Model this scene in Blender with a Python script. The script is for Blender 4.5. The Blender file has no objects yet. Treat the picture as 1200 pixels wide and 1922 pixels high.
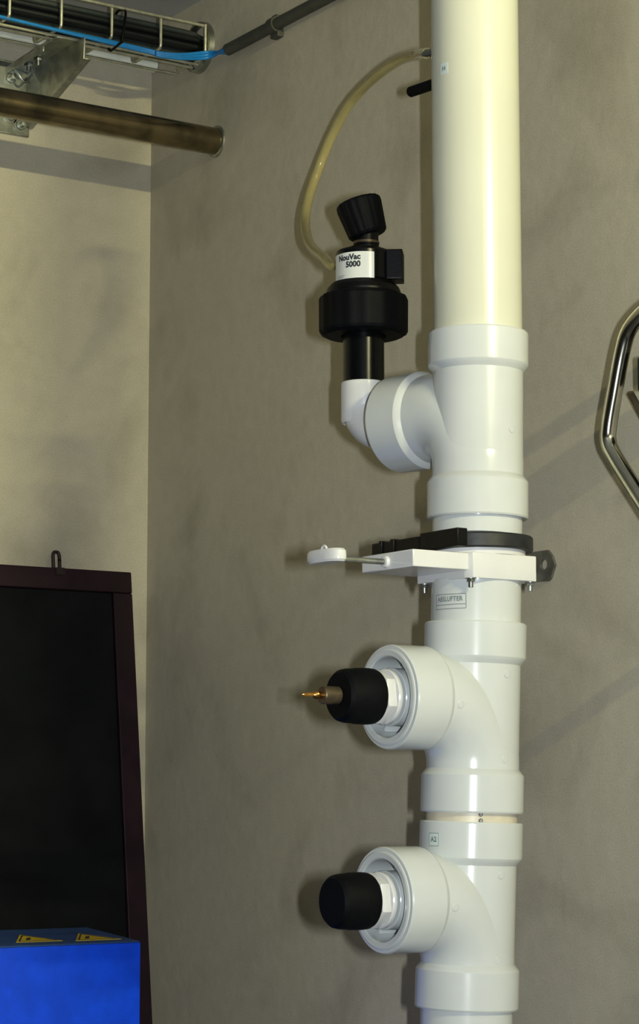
import bpy, bmesh, math, random
from mathutils import Vector, Matrix
random.seed(4)
S = bpy.context.scene
COL = S.collection
V = Vector

# ---------------------------------------------------------------- camera, lights, exposure
# room frame: right wall is the plane x=0, left wall is y=0, floor z=0 (metres)
F_PX, HOR = 4270.0, 1500.0
PITCH = math.atan((HOR - 961) / F_PX)
PSI = math.radians(56.5)
CAM = V((-1.8884, -3.3870, 1.5))
fh = V((math.cos(PSI), math.sin(PSI), 0)); rt = V((math.sin(PSI), -math.cos(PSI), 0)); UPV = V((0, 0, 1))
fwd = fh * math.cos(PITCH) + UPV * math.sin(PITCH)
upc = -fh * math.sin(PITCH) + UPV * math.cos(PITCH)
cd = bpy.data.cameras.new('camera'); cam = bpy.data.objects.new('camera', cd); COL.objects.link(cam)
cd.sensor_fit = 'VERTICAL'; cd.sensor_height = 36.0; cd.lens = 36.0 * F_PX / 1922.0
cd.clip_start = 0.05; cd.clip_end = 60
R = Matrix((rt, upc, -fwd)).transposed().to_4x4()
cam.matrix_world = Matrix.Translation(CAM) @ R
S.camera = cam

w = bpy.data.worlds.new('world'); S.world = w; w.use_nodes = True
w.node_tree.nodes['Background'].inputs[0].default_value = (0.8, 0.8, 0.7, 1)
w.node_tree.nodes['Background'].inputs[1].default_value = 0.02

FLASH_W, LAMP_W, FILL_W = 50.0, 22.0, 0.3
ld = bpy.data.lights.new('camera_flash', 'AREA'); ld.shape = 'RECTANGLE'; ld.size = 0.018; ld.size_y = 0.075
ld.energy = FLASH_W; ld.color = (0.88, 0.95, 1.0)
fl = bpy.data.objects.new('camera_flash', ld); COL.objects.link(fl)
fl.matrix_world = Matrix.Translation(CAM + rt * 0.112 + upc * 0.005) @ R
def area_light(name, loc, size_x, size_y, watts, col):
    l = bpy.data.lights.new(name, 'AREA'); l.shape = 'RECTANGLE'; l.size = size_x; l.size_y = size_y
    l.energy = watts; l.color = col
    o = bpy.data.objects.new(name, l); COL.objects.link(o); o.location = loc
    return o
# fluorescent ceiling tube and an added ambient fill (housings are built further down)
LAMP_COL = (1.0, 0.94, 0.54)
la = area_light('ceiling_tube_light', (-0.38, -3.9, 2.785), 0.6, 0.04, LAMP_W, LAMP_COL)
la.rotation_euler = (math.radians(93), 0, 0); la.data.spread = math.radians(95)   # spread narrowed to keep lamp light off the lower walls
lb = area_light('ambient_fill_light', (-1.9, -2.3, 2.80), 1.2, 0.25, FILL_W, LAMP_COL)  # fill light added for general ambience, not a known fixture

S.view_settings.view_transform = 'Standard'; S.view_settings.look = 'None'
S.view_settings.gamma = 1.0; S.view_settings.use_curve_mapping = False
S.view_settings.exposure = 0.0

# ---------------------------------------------------------------- pixel -> room helpers
def ray(px, py): return fwd + rt * ((px - 600) / F_PX) - upc * ((py - 961) / F_PX)
def at_h(px, py, H):
    d = ray(px, py); return CAM + d * (H / d.dot(fh))
def on_x(px, py, x=0.0):
    d = ray(px, py); return CAM + d * ((x - CAM.x) / d.x)
def on_y(px, py, y=0.0):
    d = ray(px, py); return CAM + d * ((y - CAM.y) / d.y)
def on_z(px, py, z):
    d = ray(px, py); return CAM + d * ((z - CAM.z) / d.z)

def tanrow(py): return math.tan(PITCH + math.atan((961 - py) / F_PX))          # slope of the ray through a row
def rowtan(t): return 961 - F_PX * math.tan(math.atan(t) - PITCH)
# ---------------------------------------------------------------- materials
def mat(name, col, rough=0.5, metal=0.0, var=0.0, vscale=8.0, col2=None, bump=0.0, bscale=60.0, coat=0.0, trans=0.0, spec=0.5, ior=1.45):
    m = bpy.data.materials.new(name); m.use_nodes = True
    nt = m.node_tree; b = nt.nodes['Principled BSDF']
    b.inputs['Base Color'].default_value = (*col, 1); b.inputs['Roughness'].default_value = rough
    b.inputs['Metallic'].default_value = metal; b.inputs['Coat Weight'].default_value = coat
    b.inputs['Coat Roughness'].default_value = 0.08
    b.inputs['Transmission Weight'].default_value = trans; b.inputs['Specular IOR Level'].default_value = spec
    b.inputs['IOR'].default_value = ior
    tc = nt.nodes.new('ShaderNodeTexCoord')
    if var > 0:
        n = nt.nodes.new('ShaderNodeTexNoise'); n.inputs['Scale'].default_value = vscale; n.inputs['Detail'].default_value = 6
        nt.links.new(tc.outputs['Object'], n.inputs['Vector'])
        r = nt.nodes.new('ShaderNodeValToRGB')
        c2 = col2 or tuple(c * (1 - var) for c in col)
        r.color_ramp.elements[0].position = 0.36; r.color_ramp.elements[0].color = (*c2, 1)
        r.color_ramp.elements[1].position = 0.62; r.color_ramp.elements[1].color = (*col, 1)
        nt.links.new(n.outputs['Fac'], r.inputs['Fac']); nt.links.new(r.outputs['Color'], b.inputs['Base Color'])
    if bump > 0:
        n2 = nt.nodes.new('ShaderNodeTexNoise'); n2.inputs['Scale'].default_value = bscale; n2.inputs['Detail'].default_value = 5
        nt.links.new(tc.outputs['Object'], n2.inputs['Vector'])
        bp = nt.nodes.new('ShaderNodeBump'); bp.inputs['Strength'].default_value = bump; bp.inputs['Distance'].default_value = 0.002
        nt.links.new(n2.outputs['Fac'], bp.inputs['Height']); nt.links.new(bp.outputs['Normal'], b.inputs['Normal'])
    return m

def wall_material():
    m = bpy.data.materials.new('painted_concrete'); m.use_nodes = True
    nt = m.node_tree; b = nt.nodes['Principled BSDF']; b.inputs['Roughness'].default_value = 0.75
    b.inputs['Specular IOR Level'].default_value = 0.25
    tc = nt.nodes.new('ShaderNodeTexCoord')
    def noise(scale, detail, dist=0.0):
        n = nt.nodes.new('ShaderNodeTexNoise'); n.inputs['Scale'].default_value = scale
        n.inputs['Detail'].default_value = detail; n.inputs['Distortion'].default_value = dist
        nt.links.new(tc.outputs['Object'], n.inputs['Vector']); return n
    def ramp(src, p0, c0, p1, c1):
        r = nt.nodes.new('ShaderNodeValToRGB'); e = r.color_ramp.elements
        e[0].position = p0; e[0].color = (*c0, 1); e[1].position = p1; e[1].color = (*c1, 1)
        nt.links.new(src, r.inputs['Fac']); return r
    def mul(a, c, f=1.0):
        x = nt.nodes.new('ShaderNodeMixRGB'); x.blend_type = 'MULTIPLY'; x.inputs[0].default_value = f
        nt.links.new(a, x.inputs[1]); nt.links.new(c, x.inputs[2]); return x.outputs[0]
    base = ramp(noise(1.8, 4).outputs['Fac'], 0.3, (0.48, 0.432, 0.325), 0.7, (0.55, 0.495, 0.38))
    smudge = ramp(noise(4.5, 8, 0.6).outputs['Fac'], 0.28, (0.78, 0.775, 0.76), 0.48, (1, 1, 1))
    mott = ramp(noise(38, 6).outputs['Fac'], 0.3, (0.93, 0.93, 0.92), 0.7, (1, 1, 1))
    speck = ramp(noise(420, 2).outputs['Fac'], 0.3, (0.82, 0.84, 0.80), 0.7, (1.0, 1.0, 1.0))
    nt.links.new(mul(mul(mul(base.outputs[0], smudge.outputs[0]), mott.outputs[0]), speck.outputs[0]), b.inputs['Base Color'])
    bp = nt.nodes.new('ShaderNodeBump'); bp.inputs['Strength'].default_value = 0.25; bp.inputs['Distance'].default_value = 0.002
    nt.links.new(noise(55, 6).outputs['Fac'], bp.inputs['Height']); nt.links.new(bp.outputs['Normal'], b.inputs['Normal'])
    return m

M = dict(
    wall=wall_material(),
    far_wall=mat('low_bounce_dark_wall', (0.10, 0.10, 0.09), 0.8, var=0.2, vscale=3),  # unseen walls made dark to cut bounce light and deepen shadows
    ceiling=mat('ceiling_paint', (0.42, 0.42, 0.40), 0.8, var=0.12, vscale=3, bump=0.15, bscale=50),
    floor=mat('floor_concrete', (0.09, 0.088, 0.08), 0.6, var=0.2, vscale=4, bump=0.2),
    pvc=mat('white_pvc', (0.60, 0.625, 0.615), 0.20, var=0.05, vscale=14, coat=0.2),
    pvc_grey=mat('clean_white_pvc', (0.70, 0.70, 0.69), 0.22, var=0.04, vscale=20, coat=0.2),
    cream=mat('cream_pvc', (0.63, 0.63, 0.51), 0.27, var=0.05, vscale=5, coat=0.15),
    seal=mat('cream_pipe_end', (0.66, 0.60, 0.47), 0.4, var=0.15, vscale=40),
    black=mat('black_plastic', (0.0022, 0.0026, 0.003), 0.40, spec=0.25, var=0.3, vscale=60, bump=0.1, bscale=200),
    gloss_black=mat('glossy_black_plastic', (0.002, 0.0024, 0.003), 0.25, spec=0.3, var=0.2, vscale=30),
    rubber=mat('black_rubber', (0.0022, 0.0028, 0.0036), 0.62, spec=0.13, var=0.3, vscale=90, bump=0.15, bscale=300),
    grey_seal=mat('dark_grey_moulding', (0.016, 0.018, 0.020), 0.5, var=0.4, vscale=70, bump=0.1, bscale=200),
    chrome=mat('polished_steel', (0.62, 0.60, 0.50), 0.16, 1.0, var=0.25, vscale=30),
    zinc=mat('galvanised_steel', (0.42, 0.44, 0.40), 0.38, 1.0, var=0.35, vscale=45, bump=0.1, bscale=90),
    zinc_dark=mat('dull_galvanised_steel', (0.25, 0.25, 0.23), 0.5, 0.8, var=0.4, vscale=50),
    wire=mat('zinc_plated_wire', (0.62, 0.60, 0.42), 0.35, 0.6, var=0.3, vscale=60),
    oldpipe=mat('tarnished_pipe', (0.30, 0.24, 0.14), 0.22, 1.0, var=0.55, vscale=22, col2=(0.13, 0.115, 0.075), bump=0.03, bscale=120),
    eye=mat('blackened_steel', (0.035, 0.022, 0.024), 0.5, 0.5, var=0.3, vscale=80),
    brass=mat('brass', (0.85, 0.42, 0.10), 0.22, 1.0, var=0.3, vscale=90),
    bronze=mat('tarnished_brass', (0.13, 0.10, 0.06), 0.45, 0.6, var=0.4, vscale=70),
    cable=mat('dark_cable_sheath', (0.006, 0.008, 0.0075), 0.40, var=0.3, vscale=30),
    cable_g=mat('grey_cable_sheath', (0.028, 0.036, 0.030), 0.5, var=0.3, vscale=30),
    blue_c=mat('blue_cable_sheath', (0.015, 0.22, 0.55), 0.35, var=0.2, vscale=50),
    conduit=mat('dark_grey_conduit', (0.055, 0.056, 0.042), 0.55, var=0.2, vscale=30),
    pale=mat('pale_conduit', (0.85, 0.86, 0.72), 0.35, var=0.15, vscale=20),
    maroon=mat('dark_maroon_wood', (0.014, 0.0035, 0.008), 0.55, var=0.4, vscale=20, bump=0.15, bscale=80, spec=0.25),
    board=mat('blackboard_surface', (0.0050, 0.0062, 0.0062), 0.8, var=0.4, vscale=12, bump=0.1, bscale=200, spec=0.12),
    blue=mat('blue_enamel', (0.003, 0.070, 0.80), 0.5, var=0.18, vscale=30, bump=0.15, bscale=150, spec=0.3),
    blue_top=mat('grey_blue_lid', (0.015, 0.055, 0.19), 0.6, var=0.2, vscale=30),
    yellow=mat('yellow_print', (0.72, 0.50, 0.03), 0.5, var=0.1, vscale=60),
    ink=mat('black_ink', (0.02, 0.025, 0.03), 0.6, var=0.1, vscale=60),
    ink_soft=mat('grey_ink', (0.16, 0.20, 0.20), 0.6, var=0.1, vscale=60),
    paper=mat('label_paper', (0.66, 0.68, 0.66), 0.35, var=0.04, vscale=60, coat=0.3),
    paper2=mat('small_label_paper', (0.62, 0.70, 0.68), 0.4, var=0.04, vscale=60),
    lampm=mat('white_lamp_housing', (0.7, 0.7, 0.68), 0.5, var=0.05),
)
def hose_material():
    m = bpy.data.materials.new('yellowed_clear_hose'); m.use_nodes = True
    nt = m.node_tree; b = nt.nodes['Principled BSDF']
    tc = nt.nodes.new('ShaderNodeTexCoord'); n = nt.nodes.new('ShaderNodeTexNoise'); n.inputs['Scale'].default_value = 18
    nt.links.new(tc.outputs['Object'], n.inputs['Vector'])
    r = nt.nodes.new('ShaderNodeValToRGB'); r.color_ramp.elements[0].color = (0.62, 0.52, 0.20, 1); r.color_ramp.elements[1].color = (0.84, 0.76, 0.38, 1)
    nt.links.new(n.outputs['Fac'], r.inputs['Fac']); nt.links.new(r.outputs['Color'], b.inputs['Base Color'])
    b.inputs['Roughness'].default_value = 0.12; b.inputs['Transmission Weight'].default_value = 0.60; b.inputs['IOR'].default_value = 1.22; b.inputs['Coat Weight'].default_value = 0.4
    return m
M['hose'] = hose_material()

# ---------------------------------------------------------------- geometry helpers
def basis(origin, zdir, xhint=None):
    z = V(zdir).normalized()
    x = V(xhint) if xhint is not None else (V((0, 0, 1)) if abs(z.z) < 0.9 else V((1, 0, 0)))
    x = (x - z * x.dot(z)).normalized(); y = z.cross(x)
    m = Matrix((x, y, z)).transposed().to_4x4(); m.translation = V(origin)
    return m

def lathe(bm, prof, mtx, seg=56, a0=0.0, a1=math.tau, close=False):
    """prof: (radius, t) along local z; close=True joins last to first (hollow rings)."""
    seg = max(seg, 20)
    full = abs(a1 - a0 - math.tau) < 1e-6
    n = seg if full else seg + 1
    rings = []
    for r, t in prof:
        if r < 1e-6: rings.append([bm.verts.new(mtx @ V((0, 0, t)))])
        else: rings.append([bm.verts.new(mtx @ V((r * math.cos(a0 + (a1 - a0) * i / seg), r * math.sin(a0 + (a1 - a0) * i / seg), t))) for i in range(n)])
    pairs = list(zip(rings, rings[1:]))
    if close: pairs.append((rings[-1], rings[0]))
    for A, B in pairs:
        for i in range(seg):
            j = (i + 1) % n
            if len(A) == 1 and len(B) == 1: continue
            if len(A) == 1: f = [A[0], B[j], B[i]]
            elif len(B) == 1: f = [A[i], A[j], B[0]]
            else: f = [A[i], A[j], B[j], B[i]]
            bm.faces.new(f)

def catmull(pts, n=8):
    pts = [V(p) for p in pts]; P = [pts[0] * 2 - pts[1]] + pts + [pts[-1] * 2 - pts[-2]]; out = []
    for i in range(1, len(P) - 2):
        for k in range(n):
            t = k / n
            out.append(0.5 * ((2 * P[i]) + (P[i + 1] - P[i - 1]) * t + (2 * P[i - 1] - 5 * P[i] + 4 * P[i + 1] - P[i + 2]) * t * t
                              + (3 * P[i] - P[i - 1] - 3 * P[i + 1] + P[i + 2]) * t ** 3))
    out.append(pts[-1]); return out

def tube(bm, pts, r, seg=14, caps=True):
    seg = max(seg, 18)
    pts = [V(p) for p in pts]; rings = []
    d0 = (pts[1] - pts[0]).normalized()
    x = (V((0, 0, 1)) if abs(d0.z) < 0.9 else V((1, 0, 0))); x = (x - d0 * x.dot(d0)).normalized()
    for i, p in enumerate(pts):
        a = pts[max(0, i - 1)]; b = pts[min(len(pts) - 1, i + 1)]; d = (b - a).normalized()
        x = (x - d * x.dot(d)).normalized(); y = d.cross(x)
        rr = r[i] if isinstance(r, (list, tuple)) else r
        rings.append([bm.verts.new(p + (x * math.cos(math.tau * k / seg) + y * math.sin(math.tau * k / seg)) * rr) for k in range(seg)])
    for A, B in zip(rings, rings[1:]):
        for k in range(seg): bm.faces.new([A[k], A[(k + 1) % seg], B[(k + 1) % seg], B[k]])
    if caps:
        bm.faces.new(rings[0][::-1]); bm.faces.new(rings[-1])

def box(bm, size, mtx, bev=0.0, segs=2):
    vs = bmesh.ops.create_cube(bm, size=1.0)['verts']
    for v in vs: v.co = V((v.co.x * size[0], v.co.y * size[1], v.co.z * size[2]))
    if bev > 0:
        es = list({e for v in vs for e in v.link_edges})
        g = bmesh.ops.bevel(bm, geom=es, offset=bev, segments=segs, affect='EDGES', profile=0.5)
        vs = list({v for f in g['faces'] for v in f.verts} | {v for v in vs if v.is_valid})
    for v in vs: v.co = mtx @ v.co
def boxc(bm, lo, hi, bev=0.0):
    lo = V(lo); hi = V(hi)
    box(bm, hi - lo, Matrix.Translation((lo + hi) / 2), bev)

def prism(bm, poly, h, mtx, bev=0.0):
    a = [bm.verts.new(V((x, y, 0))) for x, y in poly]; b = [bm.verts.new(V((x, y, h))) for x, y in poly]
    n = len(poly); fs = [bm.faces.new(a[::-1]), bm.faces.new(b)]
    for i in range(n): fs.append(bm.faces.new([a[i], a[(i + 1) % n], b[(i + 1) % n], b[i]]))
    vs = a + b
    if bev > 0:
        es = list({e for f in fs for e in f.edges})
        g = bmesh.ops.bevel(bm, geom=es, offset=bev, segments=2, affect='EDGES', profile=0.5)
        vs = list({v for f in g['faces'] for v in f.verts} | {v for v in vs if v.is_valid})
    for v in vs: v.co = mtx @ v.co

def finish(bm, name, m, origin):
    bmesh.ops.recalc_face_normals(bm, faces=bm.faces[:])
    for v in bm.verts: v.co -= origin
    me = bpy.data.meshes.new(name); bm.to_mesh(me); bm.free()
    me.materials.append(m)
    for p in me.polygons: p.use_smooth = True
    me.set_sharp_from_angle(angle=math.radians(22))
    o = bpy.data.objects.new(name, me); COL.objects.link(o)
    return o
def root_loc(p):
    while p.parent: p = p.parent
    return V(p['origin'])
def part(name, bm, m, parent, label=None):
    o = finish(bm, name, m, root_loc(parent)); o.parent = parent
    if label: o['label'] = label
    return o
def thing(name, label, cat, loc, group=None):
    o = bpy.data.objects.new(name, None); COL.objects.link(o); o.location = loc; o.empty_display_size = 0.05
    o['label'] = label; o['category'] = cat; o['origin'] = list(loc)
    if group: o['group'] = group
    return o
def single(name, bm, m, label, cat, loc, group=None):
    o = finish(bm, name, m, V(loc)); o.location = loc; o['label'] = label; o['category'] = cat; o['origin'] = list(loc)
    if group: o['group'] = group
    return o
def struct(name, lo, hi, m):
    bm = bmesh.new(); boxc(bm, lo, hi); c = (V(lo) + V(hi)) / 2
    o = finish(bm, name, m, V((0, 0, 0))); o['kind'] = 'structure'; o['origin'] = [0, 0, 0]; return o

def text_mesh(body, size, bold=0.0, align='CENTER', shear=0.0):
    """flat glyph outlines as (verts, faces) in the xy plane, densified for bending"""
    cu = bpy.data.curves.new('txt', 'FONT'); cu.body = body; cu.size = size; cu.offset = bold; cu.align_x = align; cu.shear = shear
    cu.align_y = 'CENTER'; cu.resolution_u = 3
    o = bpy.data.objects.new('txt', cu); COL.objects.link(o)
    dg = bpy.context.evaluated_depsgraph_get(); me = o.evaluated_get(dg).to_mesh()
    vs = [v.co.copy() for v in me.vertices]; fs = [tuple(p.vertices) for p in me.polygons]
    o.evaluated_get(dg).to_mesh_clear(); bpy.data.objects.remove(o); bpy.data.curves.remove(cu)
    return vs, fs
def wrap(bm, vs, fs, centre, ax, r, ang, t):
    """put flat (x,y) geometry on a cylinder of radius r; ang = angle of the x=0 column, horizontal tangent to the right"""
    z = V(ax).normalized(); out = []
    for v in vs:
        a = ang + v.x / r
        d = rt_dir(a)
        out.append(bm.verts.new(V(centre) + d * r + z * (t + v.y)))
    for f in fs: bm.faces.new([out[i] for i in f])
def rt_dir(a):
    # a=0 faces the camera side horizontally, positive turns towards the viewer's right
    return (-fh) * math.cos(a) + rt * math.sin(a)
def patch(bm, wdt, h, centre, ax, r, ang, t, th=0.0003, n=14):
    """thin curved sticker"""
    for k, rr in enumerate((r, r + th)):
        pass
    g = []
    for rr in (r, r + th):
        row = []
        for i in range(n + 1):
            x = -wdt / 2 + wdt * i / n; d = rt_dir(ang + x / r)
            row.append([bm.verts.new(V(centre) + d * rr + V(ax) * (t + s * h / 2)) for s in (-1, 1)])
        g.append(row)
    a, b = g
    for i in range(n):
        bm.faces.new([a[i][0], a[i][1], a[i + 1][1], a[i + 1][0]]); bm.faces.new([b[i][0], b[i + 1][0], b[i + 1][1], b[i][1]])
        bm.faces.new([a[i][0], a[i + 1][0], b[i + 1][0], b[i][0]]); bm.faces.new([a[i][1], b[i][1], b[i + 1][1], a[i + 1][1]])
    for i in (0, n): bm.faces.new([a[i][0], b[i][0], b[i][1], a[i][1]])

# ---------------------------------------------------------------- room shell
CEIL = 2.846
struct('wall_right', (0, -6.0, 0), (0.12, 0.12, CEIL), M['wall'])
struct('wall_left', (-5.0, 0, 0), (0, 0.12, CEIL), M['wall'])
struct('wall_back', (-5.0, -6.12, 0), (0.12, -6.0, CEIL), M['far_wall'])
struct('wall_front', (-5.12, -6.12, 0), (-5.0, 0.12, CEIL), M['far_wall'])
struct('floor', (-5.12, -6.12, -0.1), (0.12, 0.12, 0), M['floor'])
struct('ceiling', (-5.12, -6.12, CEIL), (0.12, 0.12, CEIL + 0.1), M['ceiling'])

# ---------------------------------------------------------------- pipe stack
HP = 2.77            # horizontal distance of the stack axis
RP, RC = 0.0550, 0.0622
def zf(yf, r=RP): return CAM.z + tanrow(yf) * (HP - r)       # height of a ring whose front edge shows at row yf
def axis_px(z):
    y = rowtan((z - CAM.z) / HP)
    pts = [(0, 891), (600, 898), (960, 897), (1160, 893.5), (1500, 886.5), (1900, 875.5), (3000, 845)]
    if y <= 0: return 891 + y * 7 / 600, y
    for (a, xa), (b, xb) in zip(pts, pts[1:]):
        if y <= b: return xa + (xb - xa) * (y - a) / (b - a), y
    return 845, y
def ax_at(z):
    px, py = axis_px(z); return at_h(px, py, HP)
BR_X = V((-1, 0, 0))                                       # straight out of the right wall
TH = math.radians(44); BR_U = (fh * math.cos(TH) - rt * math.sin(TH))  # back and to the left

def ring_collar(bm, A, zdir, r_in, L, r=RC):
    """hollow socket from t=0 (foot, joins the body) to t=L (mouth)"""
    m = basis(A, zdir)
    lathe(bm, [(r_in, -0.006), (r - 0.0035, -0.002), (r - 0.0008, 0.0012), (r, 0.003), (r, L - 0.002), (r - 0.0012, L), (r_in, L)], m, 64, close=True)

def nub(bm, centre, nrm, r=0.0048, h=0.0011):
    m = basis(centre, nrm)
    lathe(bm, [(r, -0.002), (r, h * 0.6), (r * 0.8, h), (0.0, h)], m, 20)

def swept_tee(label, y_top0, y_top1, y_bot0, y_bot1, z_br, bdir, t0, t1, Rb, nubs, m=None, cat='pipe fitting'):
    """rows: top socket mouth/foot, bottom socket foot/mouth (front edges in the photograph's rows)"""
    m = m or M['pvc']
    zt0, zt1 = zf(y_top0, RC), zf(y_top1, RC); zb0, zb1 = zf(y_bot0, RC), zf(y_bot1, RC)
    A, B = ax_at(zt1), ax_at(zb0); ax = (A - B).normalized()
    root = thing('pipe_tee', label, cat, ax_at(zb1))
    bm = bmesh.new()
    mb = basis(B, ax); L = (A - B).length
    lathe(bm, [(0, -0.004), (RP + 0.0007, -0.004), (RP + 0.0007, L + 0.004), (0, L + 0.004)], mb, 72)
    # swept branch: rises from the lower socket and bends out
    O = B + ax * ((z_br - B.z) / ax.z)
    d = V(bdir).normalized(); pts = [O - ax * (z_br - zb0 - 0.001)]
    if z_br - zb0 > Rb: pts = [O - ax * (z_br - zb0 - 0.001)]
    N = 16
    for k in range(N + 1):
        a = math.pi / 2 * k / N
        pts.append(O - ax * Rb + d * Rb + ax * (Rb * math.sin(a)) - d * (Rb * math.cos(a)))
    pts = [p for i, p in enumerate(pts) if i == 0 or (p - pts[i - 1]).length > 1e-4]
    pts.append(O + d * (t0 + 0.004))
    tube(bm, pts, RP + 0.0012, 64)
    body = part('body', bm, m, root)
    bm = bmesh.new(); ring_collar(bm, A, ax, RP + 0.0004, (zt0 - zt1) / ax.z); part('socket_collar', bm, m, root)
    bm = bmesh.new(); ring_collar(bm, B, -ax, RP + 0.0004, (zb0 - zb1) / ax.z); part('socket_collar', bm, m, root)
    bm = bmesh.new(); ring_collar(bm, O + d * t0, d, RP + 0.0004, t1 - t0); part('socket_collar', bm, m, root)
    for kind, px, py in nubs:
        bm = bmesh.new()
        P = at_h(px, py, HP)
        # meet the cylinder surface
        dr = ray(px, py); o = CAM; c = ax_at(P.z)
        if kind == 'c':
            q = Vector((dr.x, dr.y)); oc = Vector((o.x - c.x, o.y - c.y)); rr = RP + 0.0007
            a_, b_, c_ = q.dot(q), 2 * q.dot(oc), oc.dot(oc) - rr * rr
            s = (-b_ - math.sqrt(max(0, b_ * b_ - 4 * a_ * c_))) / (2 * a_); H = o + dr * s
            n = V((H.x - c.x, H.y - c.y, 0))
        else:  # on the swept branch: nearest sample of the bend
            best = None
            for s_ in [2.4 + 0.002 * i for i in range(220)]:
                H = o + dr * s_
                for pp in pts:
                    dd = (H - pp).length
                    if dd <= RP + 0.0012: best = (H, H - pp); break
                if best: break
            if not best: bm.free(); continue
            H, n = best; n = (H - min(pts, key=lambda q_: (q_ - H).length)).normalized(); 
        nub(bm, H, n); part('moulded_boss', bm, m, root)
    return root, O, ax, A, B

def pipe_run(name, label, z0, z1, m, r=RP, loc=None):
    a, b = ax_at(z0), ax_at(z1)
    root = thing(name, label, 'pipe', a)
    bm = bmesh.new(); mb = basis(a, b - a); L = (b - a).length
    lathe(bm, [(r - 0.003, 0), (r - 0.0003, 0), (r, 0.0006), (r, L - 0.0006), (r - 0.0003, L), (r - 0.003, L)], mb, 72, close=True)
    part('pipe_wall', bm, m, root)
    return root, a, (b - a).normalized()

# upper cream pipe up through the ceiling line
z_up0 = zf(645)
up, upA, upAx = pipe_run('vertical_pipe', 'long cream plastic pipe rising to the ceiling above the topmost white tee', z_up0, CEIL - 0.002, M['cream'])
bm = bmesh.new(); P = ax_at(zf(120)); angU = math.asin((828 - 891) * 1.0 / 84)
patch(bm, 0.013, 0.0145, P, V((0, 0, 1)), RP + 0.0001, angU, 0); st = part('sticker', bm, M['paper2'], up, 'tiny pale sticker with faded mark')
bm = bmesh.new(); vs, fs = text_mesh('H', 0.008, 0.0002); wrap(bm, vs, fs, P, V((0, 0, 1)), RP + 0.0006, angU, 0); part('lettering', bm, M['ink_soft'], st)

# topmost tee
z_br1 = CAM.z + tanrow(773) * HP
tee1, O1, ax1, A1, B1 = swept_tee('white tee whose side socket points back to the left below the black valve', 607, 674, 889, 963, z_br1, BR_U, 0.084, 0.136, 0.066, [('c', 961, 805)])
# short length into the gate
zg_top, zg_bot = zf(1003), zf(1090)
pipe_run('pipe_stub', 'short white pipe between the topmost tee and the black top of the slide gate', zf(996), zf(935), M['pvc'])
z_low_top = zf(1084)
lp, lpA, lpAx = pipe_run('pipe_stub', 'short white pipe with a boxed black printed label under the slide gate', zf(1195), z_low_top, M['pvc'])
# printed label (two framed lines)
PL = ax_at(zf(1127)); axl = lpAx; ca = (844 - 894.5) / 84.0; angL = -0.70
bm = bmesh.new(); fw, fhh, lw = 0.046, 0.0175, 0.0007
def bar(bm, x0, x1, y0, y1, P_, r_, ang_, n=14):
    vs, fs = [], []
    for i in range(n + 1):
        x = x0 + (x1 - x0) * i / n; vs += [V((x, y0, 0)), V((x, y1, 0))]
        if i: fs.append((2 * i - 2, 2 * i, 2 * i + 1, 2 * i - 1))
    wrap(bm, vs, fs, P_, V((0, 0, 1)), r_, ang_, 0)
for y0 in (-fhh / 2, fhh / 2, -fhh / 2 + 0.005):
    bar(bm, -fw / 2, fw / 2, y0 - lw / 2, y0 + lw / 2, PL, RP + 0.0005, angL)
for x0 in (-fw / 2, fw / 2): bar(bm, x0 - lw / 2, x0 + lw / 2, -fhh / 2, fhh / 2, PL, RP + 0.0005, angL, 2)
part('label_frame', bm, M['ink_soft'], lp)
bm = bmesh.new(); vs, fs = text_mesh('ABSLUFTER', 0.0082, 0.00012)
vs = [V((v.x * 0.92, v.y + 0.0028, 0)) for v in vs]; wrap(bm, vs, fs, PL, V((0, 0, 1)), RP + 0.0006, angL, 0); part('lettering', bm, M['ink_soft'], lp)

# middle and lower tees
def zc(py): return CAM.z + tanrow(py) * HP
tee2, O2, ax2, A2, B2 = swept_tee('middle white tee, side port holding the black cap with a brass nozzle', 1163, 1234, 1450, 1526, zc(1313), BR_X, 0.076, 0.128, 0.078,
                  [('c', 952, 1265), ('e', 865, 1322), ('c', 948, 1425)])
gp, gpA, gpAx = pipe_run('pipe_stub', 'narrow ring of cream pipe showing in the gap between the middle and lowest tees', zf(1575), zf(1495), M['seal'])
bm = bmesh.new()
for dz in (0.0035, -0.004):
    c = ax_at(zf(1534)); d = rt_dir(math.asin(11 / 84)); lathe(bm, [(0.0026, -0.001), (0.0026, 0.0012), (0.0018, 0.002), (0, 0.002)], basis(c + d * RP + V((0, 0, dz)), d), 12)
part('rivet', bm, M['zinc_dark'], gp)
tee3, O3, ax3, A3, B3 = swept_tee('lowest white tee, side port holding the plain black cap', 1543, 1616, 1822, 1901, zc(1685), BR_X, 0.076, 0.128, 0.078,
                  [('c', 941, 1643), ('e', 855, 1703), ('c', 935, 1803)])
P = ax_at(zf(1576)); angA = -0.85
bm = bmesh.new(); patch(bm, 0.0165, 0.0155, P, V((0, 0, 1)), RC + 0.0001, angA, 0); st = part('sticker', bm, M['paper2'], tee3, 'small square sticker reading A2')
bm = bmesh.new()
for y0 in (-0.0074, 0.0074): bar(bm, -0.008, 0.008, y0 - 0.0003, y0 + 0.0003, P, RC + 0.0006, angA, 4)
for x0 in (-0.008, 0.008): bar(bm, x0 - 0.0003, x0 + 0.0003, -0.0074, 0.0074, P, RC + 0.0006, angA, 2)
part('label_frame', bm, M['ink_soft'], st)
bm = bmesh.new(); vs, fs = text_mesh('A2', 0.0085, 0.0002); wrap(bm, vs, fs, P, V((0, 0, 1)), RC + 0.0007, angA, 0); part('lettering', bm, M['ink_soft'], st)
pipe_run('vertical_pipe', 'white pipe leaving the lowest tee at the bottom edge of the picture', 0.0, zf(1880), M['pvc'])

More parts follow.
